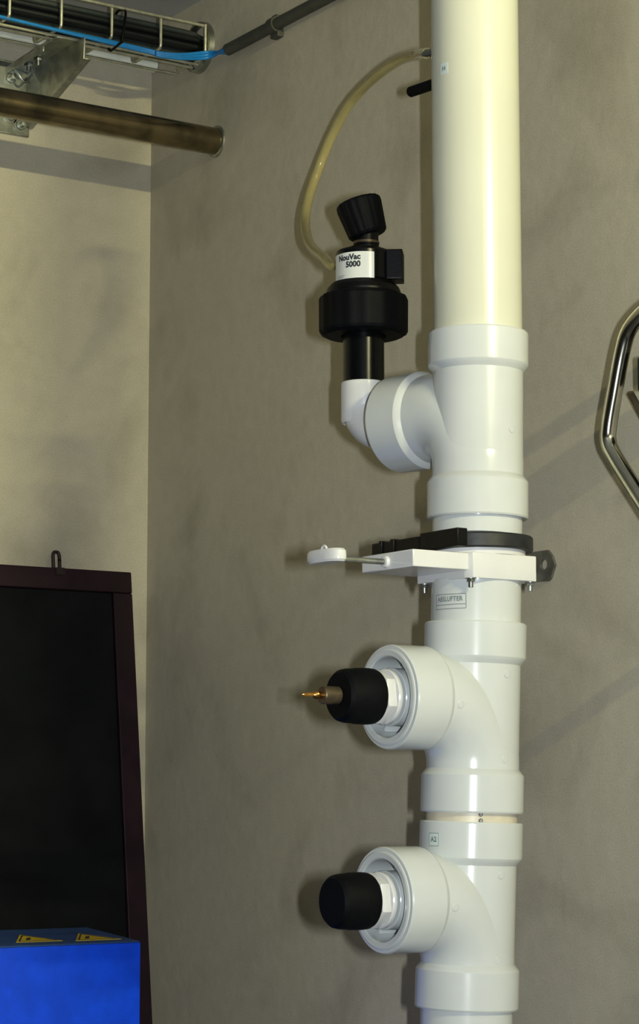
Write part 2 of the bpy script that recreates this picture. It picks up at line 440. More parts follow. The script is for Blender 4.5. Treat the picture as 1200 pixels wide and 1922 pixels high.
# small casting nubs on the rims of the sockets
# ---------------------------------------------------------------- port inserts and caps
def port_insert(O, ax, label, cat='reducer'):
    d = BR_X
    root = thing('reducer_bush', label, cat, O + d * 0.10)
    mt = basis(O, d, UPV); T = 0.128
    bm = bmesh.new()
    lathe(bm, [(RP - 0.0001, T - 0.040), (RP - 0.0001, T + 0.0004), (0.0575, T + 0.0006), (0.0573, T + 0.0022), (0.0552, T + 0.0030), (0.0492, T + 0.0026), (0.0480, T + 0.0010), (0.0470, T - 0.036), (0.0468, T - 0.040)], mt, 64, close=True)
    part('rim', bm, M['pvc'], root)
    bm = bmesh.new(); lathe(bm, [(0, T - 0.040), (0.0466, T - 0.040), (0.0466, T - 0.037), (0, T - 0.037)], mt, 64); part('web', bm, M['pvc'], root)
    bm = bmesh.new(); lathe(bm, [(0.0290, T - 0.0365), (0.0345, T - 0.0365), (0.0345, T - 0.003), (0.0338, T - 0.002), (0.0290, T - 0.002)], mt, 56, close=True)
    part('hub', bm, M['pvc'], root)
    for k in range(4):
        a = math.radians(45 + 90 * k + 12); bm = bmesh.new()
        mm = mt @ Matrix.Rotation(a, 4, 'Z') @ Matrix.Translation((0.0406, 0, T - 0.024))
        box(bm, (0.0118, 0.0045, 0.024), mm, 0.0006); part('rib', bm, M['pvc'], root)
    return root
def adapter(O, label):
    d = BR_X; mt = basis(O, d, UPV); T = 0.128
    root = thing('threaded_adapter', label, 'adapter', O + d * T)
    bm = bmesh.new(); lathe(bm, [(0.020, T - 0.030), (0.0285, T - 0.030), (0.0285, T + 0.001), (0.0325, T + 0.001), (0.0332, T + 0.002), (0.0332, T + 0.0055), (0.0322, T + 0.007), (0.020, T + 0.007)], mt, 48, close=True)
    part('spigot', bm, M['pvc_grey'], root)
    bm = bmesh.new(); hexa = [(0.0325 * math.cos(math.radians(60 * k + 8)), 0.0325 * math.sin(math.radians(60 * k + 8))) for k in range(6)]
    prism(bm, hexa, 0.013, mt @ Matrix.Translation((0, 0, T + 0.007)), 0.0012); part('hex_nut', bm, M['pvc_grey'], root)
    bm = bmesh.new(); lathe(bm, [(0, T + 0.020), (0.0275, T + 0.020), (0.0275, T + 0.026), (0, T + 0.026)], mt, 40); part('neck', bm, M['pvc_grey'], root)
    return root
def cap(O, label, nozzle):
    d = BR_X; mt = basis(O, d, UPV); T = 0.128
    root = thing('screw_cap', label, 'cap', O + d * (T + 0.03))
    bm = bmesh.new(); a, b = T + 0.0215, T + 0.071
    lathe(bm, [(0.0278, a), (0.0315, a), (0.0328, a + 0.003), (0.0333, a + 0.012), (0.0330, a + 0.026), (0.0322, a + 0.030), (0.0318, b - 0.010), (0.0304, b - 0.004), (0.0270, b), (0, b), ], mt, 64)
    part('cap_body', bm, M['rubber'], root)
    bm = bmesh.new()
    if nozzle:
        lathe(bm, [(0, b), (0.0095, b), (0.0105, b + 0.001), (0.0105, b + 0.022), (0.0095, b + 0.0235), (0.0, b + 0.0235)], mt, 28); n = part('nozzle_collar', bm, M['bronze'], root, 'tarnished brass nozzle collar')
        bm = bmesh.new(); lathe(bm, [(0.0045, b + 0.0235), (0.0045, b + 0.028), (0.0052, b + 0.030), (0.0040, b + 0.034), (0.0024, b + 0.036), (0.0021, b + 0.049), (0.0012, b + 0.0505), (0, b + 0.0505)], mt, 18)
        part('nozzle_tip', bm, M['brass'], n, 'shiny brass tip')
    return root
port_insert(O2, ax2, 'ribbed white reducer seated in the middle side port'); port_insert(O3, ax3, 'ribbed white reducer seated in the lowest side port')
adapter(O2, 'white threaded adapter between the middle port and the nozzle cap'); adapter(O3, 'white threaded adapter between the lowest port and the plain cap')
cap(O2, 'round black cap with a brass nozzle sticking out of its face', True); cap(O3, 'plain round black cap without a nozzle on the lowest port', False)

# ---------------------------------------------------------------- small elbow and black valve on the topmost tee
T1 = 0.136; TV = 0.199; ER = 0.0292; d = BR_U
VX = O1 + d * TV                                            # vertical valve axis foot
HV = (VX - CAM).dot(fh)
def zv(py, r=0.0): return CAM.z + tanrow(py) * (HV - r)
rb = thing('reducer_bush', 'flat white reducer closing the mouth of the topmost side socket', 'reducer', O1 + d * T1)
bm = bmesh.new(); lathe(bm, [(RP - 0.0001, T1 - 0.03), (RP - 0.0001, T1 + 0.0004), (0.0590, T1 + 0.0006), (0.0585, T1 + 0.003), (0.0560, T1 + 0.004), (ER + 0.0005, T1 + 0.004), (ER + 0.0005, T1 - 0.03)], basis(O1, d), 64, close=True)
part('rim', bm, M['pvc'], rb)
el = thing('pipe_elbow', 'small white elbow turning up from the side socket to the black valve', 'pipe fitting', VX)
z_e1 = zv(711, ER)
bm = bmesh.new(); pts = [O1 + d * (T1 - 0.02), O1 + d * (TV - 0.036)]
for k in range(1, 13):
    a = math.pi / 2 * k / 12; pts.append(O1 + d * (TV - 0.036 + 0.036 * math.sin(a)) + UPV * (0.036 * (1 - math.cos(a))))
pts.append(V((VX.x, VX.y, z_e1 - 0.03)))
tube(bm, pts, ER - 0.0005, 40); part('bend', bm, M['pvc_grey'], el)
bm = bmesh.new(); lathe(bm, [(0.0272, 0), (ER - 0.001, -0.003), (ER + 0.0003, 0.001), (ER + 0.0003, z_e1 - (VX.z + 0.012) - 0.001), (ER - 0.0008, z_e1 - VX.z - 0.012), (0.0272, z_e1 - VX.z - 0.012)], basis(VX + UPV * 0.012, UPV), 48, close=True)
part('socket_collar', bm, M['pvc_grey'], el)

va = thing('vacuum_valve', 'black valve with tilted knob and white printed label on the upper branch', 'valve', (VX.x, VX.y, z_e1))
VB = V((VX.x, VX.y, 0))
mv = basis(VB, UPV, V((1, 0, 0)))
bm = bmesh.new(); lathe(bm, [(0, z_e1 - 0.02), (0.0270, z_e1 - 0.02), (0.0270, zv(628)), (0, zv(628))], mv, 48); part('stem_tube', bm, M['gloss_black'], va)
bm = bmesh.new(); z0, z1 = zv(630), zv(558)
# fluted hand nut
n = 96; prof = [(0.030, z0 - 0.001), (0.0500, z0 - 0.001), (0.0555, z0 + 0.002), (0.0575, z0 + 0.0055), (0.0578, z1 - 0.004), (0.0560, z1 - 0.0005), (0.0510, z1 + 0.002), (0.030, z1 + 0.002)]
rings = []
for r, t in prof:
    rings.append([bm.verts.new(mv @ V(((r + (0.0006 * (1 if (i // 3) % 2 else -1) if r > 0.055 else 0)) * math.cos(math.tau * i / n), (r + (0.0006 * (1 if (i // 3) % 2 else -1) if r > 0.055 else 0)) * math.sin(math.tau * i / n), t))) for i in range(n)])
for A_, B_ in list(zip(rings, rings[1:])) + [(rings[-1], rings[0])]:
    for i in range(n): bm.faces.new([A_[i], A_[(i + 1) % n], B_[(i + 1) % n], B_[i]])
part('union_nut', bm, M['rubber'], va)
bm = bmesh.new(); lathe(bm, [(0, z1), (0.0490, z1), (0.0492, z1 + 0.005), (0.0470, z1 + 0.011), (0.0415, z1 + 0.017), (0.0350, z1 + 0.0185), (0.0, z1 + 0.0185)], mv, 60); part('shoulder', bm, M['black'], va)
z2 = z1 + 0.0185; z3 = zv(460, 0.035)
bm = bmesh.new(); lathe(bm, [(0.0, z2 - 0.001), (0.0350, z2), (0.0362, z2 + 0.002), (0.0362, z3 - 0.004), (0.0345, z3 - 0.001), (0.025, z3 + 0.003), (0.0, z3 + 0.003)], mv, 60)
hb = part('valve_body', bm, M['gloss_black'], va)
bm = bmesh.new(); lathe(bm, [(0.0352, z2 - 0.0035), (0.0368, z2 - 0.0035), (0.0368, z2 - 0.0010), (0.0352, z2 - 0.0010)], mv, 60, close=True)
# side block
zmid = (z2 + z3) / 2; bdirv = (rt * 0.94 - fh * 0.10).normalized()
bm.free(); bm = bmesh.new(); box(bm, (0.030, 0.034, z3 - z2 - 0.003), basis(V((VX.x, VX.y, zmid)) + bdirv * 0.0375, UPV, bdirv), 0.0015)
part('side_block', bm, M['black'], va)
bm = bmesh.new(); zc_ = (zv(470, .036) + zv(524, .036)) / 2
zl0, zl1 = zc_ - 0.0180, zc_ + 0.0180
aL0, aL1 = -1.42, 0.38
patch(bm, (aL1 - aL0) * 0.0362, zl1 - zl0, V((VX.x, VX.y, zc_)), UPV, 0.0363, (aL0 + aL1) / 2, 0, 0.0004, 20); lab = part('label_sticker', bm, M['paper'], va, 'white label wrapped round the valve body')
def label_line(body, size, ang_right, dz, bold, m):
    bm = bmesh.new(); vs, fs = text_mesh(body, size, bold, 'RIGHT'); wrap(bm, vs, fs, V((VX.x, VX.y, zc_)), UPV, 0.0370, ang_right, dz); part('lettering', bm, m, lab)
label_line('NouVac', 0.0104, -0.12, 0.0110, 0.00048, M['ink']); label_line('5000', 0.0104, -0.12, 0.0014, 0.00048, M['ink'])
bm = bmesh.new()
for dz, x1 in ((-0.0118, 0.006), (-0.0140, 0.004)):
    bar(bm, -0.019, x1 - 0.010, dz - 0.0003, dz + 0.0003, V((VX.x, VX.y, zc_)), 0.0370, -0.62)
part('small_print', bm, M['ink_soft'], lab)
# neck and tilted knob
tilt = (UPV * math.cos(math.radians(17)) - rt * math.sin(math.radians(17))).normalized()
NB = V((VX.x, VX.y, z3 + 0.002)) + rt * 0.004
bm = bmesh.new(); lathe(bm, [(0, -0.002), (0.0175, -0.002), (0.0175, 0.004), (0.0160, 0.006), (0.0160, 0.030), (0, 0.030)], basis(NB, UPV), 36); part('neck', bm, M['black'], va)
bm = bmesh.new(); lathe(bm, [(0.0163, 0.0075), (0.0172, 0.0075), (0.0172, 0.0105), (0.0163, 0.0105)], basis(NB, UPV), 36, close=True); part('brass_ring', bm, M['bronze'], va, 'thin tarnished brass ring')
KB = NB + UPV * 0.0185 + rt * 0.003
bm = bmesh.new(); kn = 72; kp = [(0.0, 0.0), (0.0180, 0.0), (0.0232, 0.001), (0.0255, 0.004), (0.0300, 0.041), (0.0296, 0.046), (0.0275, 0.0490), (0.024, 0.0500), (0.0, 0.0505)]
mk = basis(KB, tilt); rings = []
for r, t in kp:
    if r == 0: rings.append([bm.verts.new(mk @ V((0, 0, t)))]); continue
    rings.append([bm.verts.new(mk @ V(((r + (0.0004 * (1 if (i // 2) % 2 else -1) if r > 0.025 else 0)) * math.cos(math.tau * i / kn), (r + (0.0004 * (1 if (i // 2) % 2 else -1) if r > 0.025 else 0)) * math.sin(math.tau * i / kn), t))) for i in range(kn)])
for A_, B_ in zip(rings, rings[1:]):
    for i in range(kn):
        j = (i + 1) % kn
        if len(A_) == 1: bm.faces.new([A_[0], B_[j], B_[i]])
        elif len(B_) == 1: bm.faces.new([A_[i], A_[j], B_[0]])
        else: bm.faces.new([A_[i], A_[j], B_[j], B_[i]])
part('knob', bm, M['rubber'], va)
bm = bmesh.new(); hp = at_h(640, 479, HV); hin = V((VX.x, VX.y, hp.z))
dn = V((0, 1, 0)); lathe(bm, [(0, 0.034), (0.0046, 0.034), (0.0046, 0.044), (0.0038, 0.048), (0, 0.048)], basis(hin, dn), 16); part('hose_barb', bm, M['bronze'], va)

# ---------------------------------------------------------------- hose and nipples behind the cream pipe
YD = V((0, 1, 0))
n1 = ax_at(zf(100, 0)); n1 = at_h(802, 100, HP + 0.045)
c1 = ax_at(n1.z); nd = (n1 - c1); nd.z = 0; nd.normalize()
bm = bmesh.new(); lathe(bm, [(0.0, RP + 0.0001), (0.0085, RP + 0.0001), (0.0085, RP + 0.006), (0.0045, RP + 0.007), (0.0045, (n1 - c1).length + 0.006), (0, (n1 - c1).length + 0.006)], basis(c1, nd), 20)
part('hose_nipple', bm, M['zinc'], up, 'small bright metal nipple')
hz = [(785, 102, -.165), (750, 113, -.135), (712, 139, -.115), (680, 168, -.10), (650, 205, -.095), (621, 260, -.09), (597, 320, -.095), (580, 370, -.11), (573, 412, -.13), (577, 447, -.16), (589, 468, -.19), (608, 483, -.218)]
hpts = [n1] + [on_x(*q) for q in hz] + [hin + dn * 0.072, hin + dn * 0.041]
hpts = catmull(hpts, 8); bm = bmesh.new()
tube(bm, hpts, 0.0070, 20, caps=False)
inner = bmesh.new(); tube(bm, hpts, 0.0050, 20, caps=False)
inner.free()
nv = len(hpts) * 20; bm.verts.ensure_lookup_table()
for base in (0, (len(hpts) - 1) * 20):
    for k in range(20):
        a, b = base + k, base + (k + 1) % 20
        bm.faces.new([bm.verts[a], bm.verts[b], bm.verts[nv + b], bm.verts[nv + a]])
single('clear_hose', bm, M['hose'], 'yellowed clear plastic hose looping from the cream pipe down to the black valve', 'hose', hpts[-1])
k0 = at_h(770, 173, HP + 0.10); k1 = at_h(832, 152, HP + 0.045)
rod = thing('rubber_stub', 'short black rubber tube poking out left from behind the cream pipe', 'hose', k1)
bm = bmesh.new(); lathe(bm, [(0, 0.0), (0.0060, 0), (0.0070, 0.0015), (0.0072, (k1 - k0).length), (0, (k1 - k0).length)], basis(k0, k1 - k0), 24); part('tube_sleeve', bm, M['rubber'], rod)

# ---------------------------------------------------------------- slide gate valve
GX = ax_at(zf(1040)); gx, gy = GX.x, GX.y
z_wt = CAM.z + tanrow(1038) * (HP - 0.06)          # top of white body at its near corner
z_wb = CAM.z + tanrow(1086) * (HP - 0.06)
gate = thing('slide_gate_valve', 'white slide gate with a black upper shell clamped round the pipe at mid height', 'valve', (gx, gy, z_wb))
bm = bmesh.new()
sq = [(-0.050, -0.058), (0.046, -0.058), (0.052, -0.050), (0.052, 0.050), (0.046, 0.057), (-0.046, 0.057), (-0.054, 0.050), (-0.054, -0.046)]
prism(bm, sq, z_wt - z_wb, Matrix.Translation((gx, gy, z_wb)), 0.0012)
part('lower_shell', bm, M['pvc_grey'], gate)
bm = bmesh.new(); zE = 0
ext = [(-0.134, -0.052), (-0.052, -0.052), (-0.052, 0.054), (-0.134, 0.054)]
prism(bm, ext, 0.0205, Matrix.Translation((gx, gy, z_wt - 0.0215)), 0.0015)
part('blade_housing', bm, M['pvc_grey'], gate)
bm = bmesh.new(); lathe(bm, [(RP + 0.0003, 0), (RP + 0.0045, 0), (RP + 0.0045, 0.008), (RP + 0.0003, 0.008)], Matrix.Translation((gx, gy, z_wt)), 60, close=True); part('sealing_ring', bm, M['pvc_grey'], gate)
zk = z_wt + 0.0072
bm = bmesh.new(); lathe(bm, [(RP + 0.0003, 0), (0.0675, 0), (0.0690, 0.0015), (0.0690, 0.0160), (0.0675, 0.0178), (RP + 0.0003, 0.0178)], Matrix.Translation((gx, gy, zk)), 72, close=True)
part('upper_ring', bm, M['grey_seal'], gate)
bm = bmesh.new()
boxc(bm, (gx - 0.072, gy + 0.020, zk + 0.001), (gx - 0.050, gy + 0.122, zk + 0.0175), 0.0015)
for a, b in ((-0.058, 0.018),):
    boxc(bm, (gx - 0.073, gy + a, zk - 0.001), (gx - 0.0580, gy + b, zk + 0.0205), 0.001)
boxc(bm, (gx - 0.074, gy + 0.072, zk - 0.0005), (gx - 0.050, gy + 0.080, zk + 0.0190), 0.0008)
boxc(bm, (gx - 0.074, gy + 0.098, zk - 0.0005), (gx - 0.050, gy + 0.104, zk + 0.0190), 0.0008)
part('guide_rail', bm, M['black'], gate)
for sx, sy in ((-1, -1), (1, -1), (-1, 1), (1, 1)):
    bx, by = gx + sx * 0.0452, gy + sy * 0.0470
    bm = bmesh.new(); hx = [(0.0052 * math.cos(math.tau * k / 6), 0.0052 * math.sin(math.tau * k / 6)) for k in range(6)]
    prism(bm, hx, 0.0042, Matrix.Translation((bx, by, z_wb - 0.0044)), 0.0003)
    lathe(bm, [(0, -0.011), (0.0026, -0.011), (0.0028, -0.0102), (0.0028, 0), (0, 0)], Matrix.Translation((bx, by, z_wb)), 14)
    lathe(bm, [(0.003, -0.0006), (0.0068, -0.0006), (0.0068, 0.0001), (0.003, 0.0001)], Matrix.Translation((bx, by, z_wb)), 18, close=True)
    part('bolt', bm, M['zinc'], gate)
# blade rod and pull handle
rz = z_wt - 0.012; ry = gy + 0.002
bm = bmesh.new(); lathe(bm, [(0, 0), (0.0034, 0), (0.0034, 0.082), (0, 0.082)], basis((gx - 0.130, ry, rz), (-1, 0, 0)), 18); part('pull_rod', bm, M['zinc'], gate)
bm = bmesh.new(); lathe(bm, [(0.0035, 0), (0.0075, 0), (0.0065, 0.004), (0.0035, 0.0045)], basis((gx - 0.134, ry, rz), (-1, 0, 0)), 20, close=True); part('rod_bushing', bm, M['pvc_grey'], gate)
bm = bmesh.new(); hc = V((gx - 0.2185, ry + 0.002, rz + 0.0015))
# oval paddle with rounded rim, lying flat
mh = basis(hc, UPV, V((0, 1, 0)))
rings = []
for (s, t) in ((0.0, -0.0076), (0.90, -0.0076), (0.985, -0.0050), (1.0, 0.0), (0.985, 0.0050), (0.90, 0.0076), (0.0, 0.0076)):
    if s == 0: rings.append([bm.verts.new(mh @ V((0, 0, t)))]); continue
    rings.append([bm.verts.new(mh @ V((0.034 * s * (abs(math.cos(math.tau * i / 48)) ** 0.8) * (1 if math.cos(math.tau * i / 48) >= 0 else -1), 0.0135 * s * (abs(math.sin(math.tau * i / 48)) ** 0.8) * (1 if math.sin(math.tau * i / 48) >= 0 else -1), t))) for i in range(48)])
for A_, B_ in zip(rings, rings[1:]):
    for i in range(48):
        j = (i + 1) % 48
        if len(A_) == 1: bm.faces.new([A_[0], B_[j], B_[i]])
        elif len(B_) == 1: bm.faces.new([A_[i], A_[j], B_[0]])
        else: bm.faces.new([A_[i], A_[j], B_[j], B_[i]])
hd = part('pull_handle', bm, M['pvc_grey'], gate, 'white rounded pull handle')
bm = bmesh.new(); th_ = [V((0, 0.0055 * math.cos(a), 0.0055 * math.sin(a) + 0.0072)) + hc + V((-0.002, 0.002, 0)) for a in [math.pi * k / 10 for k in range(11)]]
tube(bm, th_, 0.0016, 10); part('hanging_eye', bm, M['pvc_grey'], hd)
# wall bracket behind the gate: a holed plate flat on the wall and a strut to the gate
wpc = on_x(1017, 1062, -0.002)
br = thing('wall_bracket', 'dull steel wall plate with a hole, half hidden behind the slide gate', 'bracket', (0, wpc.y, wpc.z))
bm = bmesh.new()
outl = [(-0.034, -0.0195), (0.015, -0.0195), (0.024, -0.011), (0.029, 0.001), (0.021, 0.0175), (0.015, 0.0215), (-0.034, 0.0195)]
mb_ = basis((-0.0002, wpc.y, wpc.z), (-1, 0, 0), (0, -1, 0))
# plate with a real hole: ring of quads between outline samples and the hole
N = 36; oc = []
def on_outline(a):
    dx, dy = math.cos(a), math.sin(a); best = 1e9
    for (x0, y0), (x1, y1) in zip(outl, outl[1:] + outl[:1]):
        ex, ey = x1 - x0, y1 - y0; den = dx * ey - dy * ex
        if abs(den) < 1e-12: continue
        t = (x0 * ey - y0 * ex) / den; s = (x0 * dy - y0 * dx) / den
        if t > 0 and -1e-6 <= s <= 1 + 1e-6: best = min(best, t)
    return best * dx, best * dy
angs = sorted({math.tau * i / N for i in range(N)} | {math.atan2(y, x) % math.tau for x, y in outl}); N = len(angs)
hole = [(0.007 + 0.0075 * math.cos(a), 0.0070 * math.sin(a) - 0.001) for a in angs]; rim = [on_outline(a) for a in angs]
lay = [[bm.verts.new(mb_ @ V((x, -y, h))) for x, y in ring] for h in (0, 0.004) for ring in (rim, hole)]
ro0, ho0, ro1, ho1 = lay
for i in range(N):
    j = (i + 1) % N
    bm.faces.new([ro0[i], ro0[j], ho0[j], ho0[i]]); bm.faces.new([ro1[i], ho1[i], ho1[j], ro1[j]])
    bm.faces.new([ro0[i], ro1[i], ro1[j], ro0[j]]); bm.faces.new([ho0[i], ho0[j], ho1[j], ho1[i]])
part('plate', bm, M['zinc_dark'], br)
bm = bmesh.new(); tube(bm, [(-0.003, wpc.y + 0.018, wpc.z), (gx + 0.0535, gy + 0.045, (z_wt + z_wb) / 2)], 0.005, 14); part('strut', bm, M['zinc_dark'], br)

# ---------------------------------------------------------------- bent steel rail at the right edge
XR = -0.098
path = [(1262, 552), (1236, 563), (1205, 587), (1180, 620), (1167, 664), (1154, 735), (1143, 800), (1143, 832), (1157, 862), (1200, 930), (1252, 1012), (1275, 1050)]
rp = [on_x(px, py, XR) for px, py in path]
lo = rp[-1]; hi = rp[0]
rp = [V((-0.001, hi.y - 0.05, hi.z + 0.004)), V((-0.08, hi.y - 0.046, hi.z + 0.004))] + [V((-0.107, hi.y - 0.034, hi.z + 0.003))] + rp + [V((-0.107, lo.y - 0.014, lo.z - 0.022)), V((-0.08, lo.y - 0.02, lo.z - 0.032)), V((-0.001, lo.y - 0.022, lo.z - 0.034))]
rail = thing('bent_rail', 'bent polished steel tube rail at the right edge of the picture', 'rail', (0, lo.y, lo.z))
bm = bmesh.new(); tube(bm, catmull(rp, 8), 0.0103, 28); part('tube', bm, M['chrome'], rail)
for P_ in (rp[0], rp[-1]):
    bm = bmesh.new(); lathe(bm, [(0.0105, 0.0), (0.024, 0.0), (0.024, 0.003), (0.0105, 0.004)], basis(V((-0.0002, P_.y, P_.z)), (-1, 0, 0)), 32, close=True); part('wall_flange', bm, M['zinc'], rail)
cb = on_x(1218, 706, -0.075)
bl = thing('wall_grip', 'black block beside the bent steel rail, cut by the right picture edge', 'holder', (0, cb.y, cb.z))
bm = bmesh.new(); boxc(bm, (-0.095, cb.y - 0.075, cb.z - 0.021), (-0.0005, cb.y - 0.001 + 0.0, cb.z + 0.021), 0.003); part('block', bm, M['black'], bl)
bm = bmesh.new(); q0 = on_x(1184, 738, -0.03); q1 = on_x(1212, 790, -0.03); q2 = on_x(1240, 842, -0.03)
tube(bm, [q0, q1, q2, V((-0.001, q2.y - 0.01, q2.z - 0.02))], 0.0045, 12); part('stay', bm, M['bronze'], bl)

# ---------------------------------------------------------------- tarnished pipe entering the right wall
pe = on_x(407, 266, 0.0)
hp_ = thing('horizontal_pipe', 'tarnished brown metal pipe running along the left wall into the right wall', 'pipe', (-1.2, pe.y, pe.z))
bm = bmesh.new(); lathe(bm, [(0, 0.0), (0.0225, 0.0), (0.0225, 3.5), (0, 3.5)], basis((-0.0005, pe.y, pe.z), (-1, 0, 0)), 40); part('pipe_wall', bm, M['oldpipe'], hp_)
bm = bmesh.new(); lathe(bm, [(0.0226, 0.0002), (0.0268, 0.0002), (0.0266, 0.003), (0.0226, 0.0045)], basis((0, pe.y, pe.z), (-1, 0, 0)), 40, close=True); part('escutcheon', bm, M['zinc'], hp_)

# ---------------------------------------------------------------- cable tray, cables, bracket
Nt = on_x(386, 52, -0.012); Nb = on_x(389, 96, -0.012); Lf = on_x(336, 145, -0.012)
yN, zT, zB = (Nt.y + Nb.y) / 2, Nt.z, Nb.z
yF = Lf.y; zB = (zB + Lf.z) / 2 if abs(zB - Lf.z) < 0.03 else zB
tray = thing('cable_tray', 'zinc wire basket tray full of dark cables, high on the left wall', 'cable tray', (-1.2, (yN + yF) / 2, zB))
WR = 0.0026
xL = -3.2
def wx(px): return on_y(px, HOR - (zB - 1.5) * 1100, yN).x
x0 = on_y(302, 60, yN).x; dx = (on_y(302, 60, yN).x - on_y(18, 10, yN).x) / 3
for y, z in ((yN - 0.004, zT), (yN - 0.001, zB + 0.010 * 0 - 0.0026), ((yN + yF) / 2, zB - 0.0052), (yF, zB - 0.0052), (yF + 0.004, zT), (yN * 0.7 + yF * 0.3, zB - 0.0052)):
    if y == yN - 0.001: continue
    bm = bmesh.new(); tube(bm, [(xL, y, z), (-0.012 if z != zT else -0.02, y, z)], WR, 10); part('rail_wire', bm, M['wire'], tray)
xs = [x0 + dx * k for k in (1,)] + [x0 - dx * k for k in range(0, 24)]
xs = [min(-0.014, xs[0])] + xs[1:]
for x in xs:
    bm = bmesh.new(); rr = 0.006
    pts = [V((x, yN, zT + 0.004)), V((x, yN, zB + rr))] + [V((x, yN + rr - rr * math.cos(a), zB + rr - rr * math.sin(a))) for a in (0.5, 1.0, 1.4)] + [V((x, yN + rr + 0.004, zB)), V((x, yF - rr, zB))] + [V((x, yF - rr + rr * math.sin(a), zB + rr - rr * math.cos(a))) for a in (0.5, 1.0, 1.4)] + [V((x, yF, zB + rr + 0.003)), V((x, yF, zT + 0.004))]
    tube(bm, pts, WR, 10); part('cross_wire', bm, M['wire'], tray)
# sleeve disc where the cables pass the right wall
bm = bmesh.new(); cy_, cz_ = (yN + yF) / 2 - 0.010, (zT + zB) / 2 + 0.002
lathe(bm, [(0.036, 0.0002), (0.044, 0.0002), (0.043, 0.010), (0.038, 0.011)], basis((0, cy_, cz_), (-1, 0, 0)), 36, close=True)
single('wall_sleeve', bm, M['zinc'], 'round grey sleeve where the dark cables enter the right wall', 'sleeve', (0, cy_, cz_))
k = 0
cw = (yF - yN) - 0.016
for row in range(4):
    nn = 6 if row < 2 else (5 if row == 2 else 3)
    for i in range(2 if row == 0 else 0, nn):
        y = yN + 0.011 + (cw) * (i + 0.5 * (row % 2) * 0.8) / 6.0 + random.uniform(-0.001, 0.001)
        z = zB + WR + 0.0062 + row * 0.0110
        r = 0.0052 if row else 0.0056
        pts = []
        for j in range(0, 13):
            x = -3.2 + 3.15 * j / 12
            pts.append(V((x, y, z)))
        pts[-1] = V((-0.05, y, z)); ee = V((-0.002, cy_ + (y - cy_) * 0.62, cz_ + (z - cz_) * 0.7)); pts.append(V((-0.02, (y + ee.y) / 2, (z + ee.z) / 2))); pts.append(ee)
        bm = bmesh.new(); tube(bm, catmull(pts, 3), r, 10)
        single('cable', bm, M['cable'] if (k % 3) else M['cable_g'], 'dark grey cable running in the bundle inside the wire tray', 'cable', pts[0], 'dark cables bundled in the wire tray'); k += 1
# blue cables
cs = on_x(427, 93, -0.013)
for i in range(3):
    o = (i - 1) * 0.0052
    y = yN + 0.0085 + 0.001 * i
    pts = [V((x, yN + 0.0085 + 0.0062 * i, zB + 0.0058)) for x in (-3.2, -2.2, -1.2, -0.9, -0.6)]
    pts += [on_y(236, 88 - 2 * i, yN + 0.004), on_y(300, 105 - 3 * i, yN - 0.012), on_y(345, 110 - 4 * i, yN - 0.018), V((-0.018, on_x(392, 109, -0.018).y, on_x(392, 108 - 5 * i, -0.018).z)), V((-0.013 - 0.003 * (i % 2), cs.y + 0.004, cs.z + (i - 1) * -0.0045)), V((-0.013, cs.y - 0.01, cs.z + (i - 1) * -0.0045))]
    bm = bmesh.new(); tube(bm, catmull(pts, 6), 0.0028, 10)
    single('cable', bm, M['blue_c'], 'bright blue cable leaving the wire tray for the dark wall conduit', 'cable', pts[0], 'blue cables entering the conduit')
# cable tie
bm = bmesh.new(); tx = on_y(222, 60, yN).x
loop = [V((tx, yN - 0.0125, zB - 0.009)), V((tx + 0.004, yN - 0.013, zB + 0.02)), V((tx + 0.010, yN - 0.004, zT - 0.003)), V((tx + 0.010, yN + 0.03, zT - 0.001)), V((tx, yN + 0.032, zB - 0.009))]
tube(bm, catmull(loop + [loop[0]], 4), 0.0022, 8); single('cable_tie', bm, M['black'], 'black cable tie round the tray cables above the steel bracket', 'cable tie', loop[0])
# conduit on the right wall with saddle clip
cdn = thing('wall_conduit', 'dark grey conduit rising along the right wall from the blue cables', 'conduit', (0, -1.0, cs.z))
bm = bmesh.new(); lathe(bm, [(0.0075, 0), (0.0098, 0), (0.0098, 3.0), (0.0075, 3.0)], basis((-0.0115, cs.y, cs.z), (0, -1, 0)), 24, close=True); part('tube', bm, M['conduit'], cdn)
for yy in (on_x(516, 52, -0.0115).y, on_x(516, 52, -0.0115).y - 0.6):
    bm = bmesh.new(); lathe(bm, [(0.0098, -0.008), (0.0128, -0.008), (0.0128, 0.008), (0.0098, 0.008)], basis((-0.0115, yy, cs.z), (0, -1, 0)), 24, close=True)
    boxc(bm, (-0.012, yy - 0.010, cs.z - 0.020), (-0.0003, yy + 0.012, cs.z - 0.009), 0.001); boxc(bm, (-0.012, yy - 0.006, cs.z + 0.009), (-0.0003, yy + 0.008, cs.z + 0.017), 0.001)
    part('saddle_clip', bm, M['conduit'], cdn)
# pale conduit on the left wall behind the tray
pc = on_y(150, 96, -0.014)
bm = bmesh.new(); lathe(bm, [(0, 0), (0.0115, 0), (0.0115, 3.2), (0, 3.2)], basis((-0.002, -0.014, pc.z), (-1, 0, 0)), 24)
single('pale_conduit', bm, M['pale'], 'pale round conduit fixed on the left wall behind the tray', 'conduit', (-0.002, -0.014, pc.z))

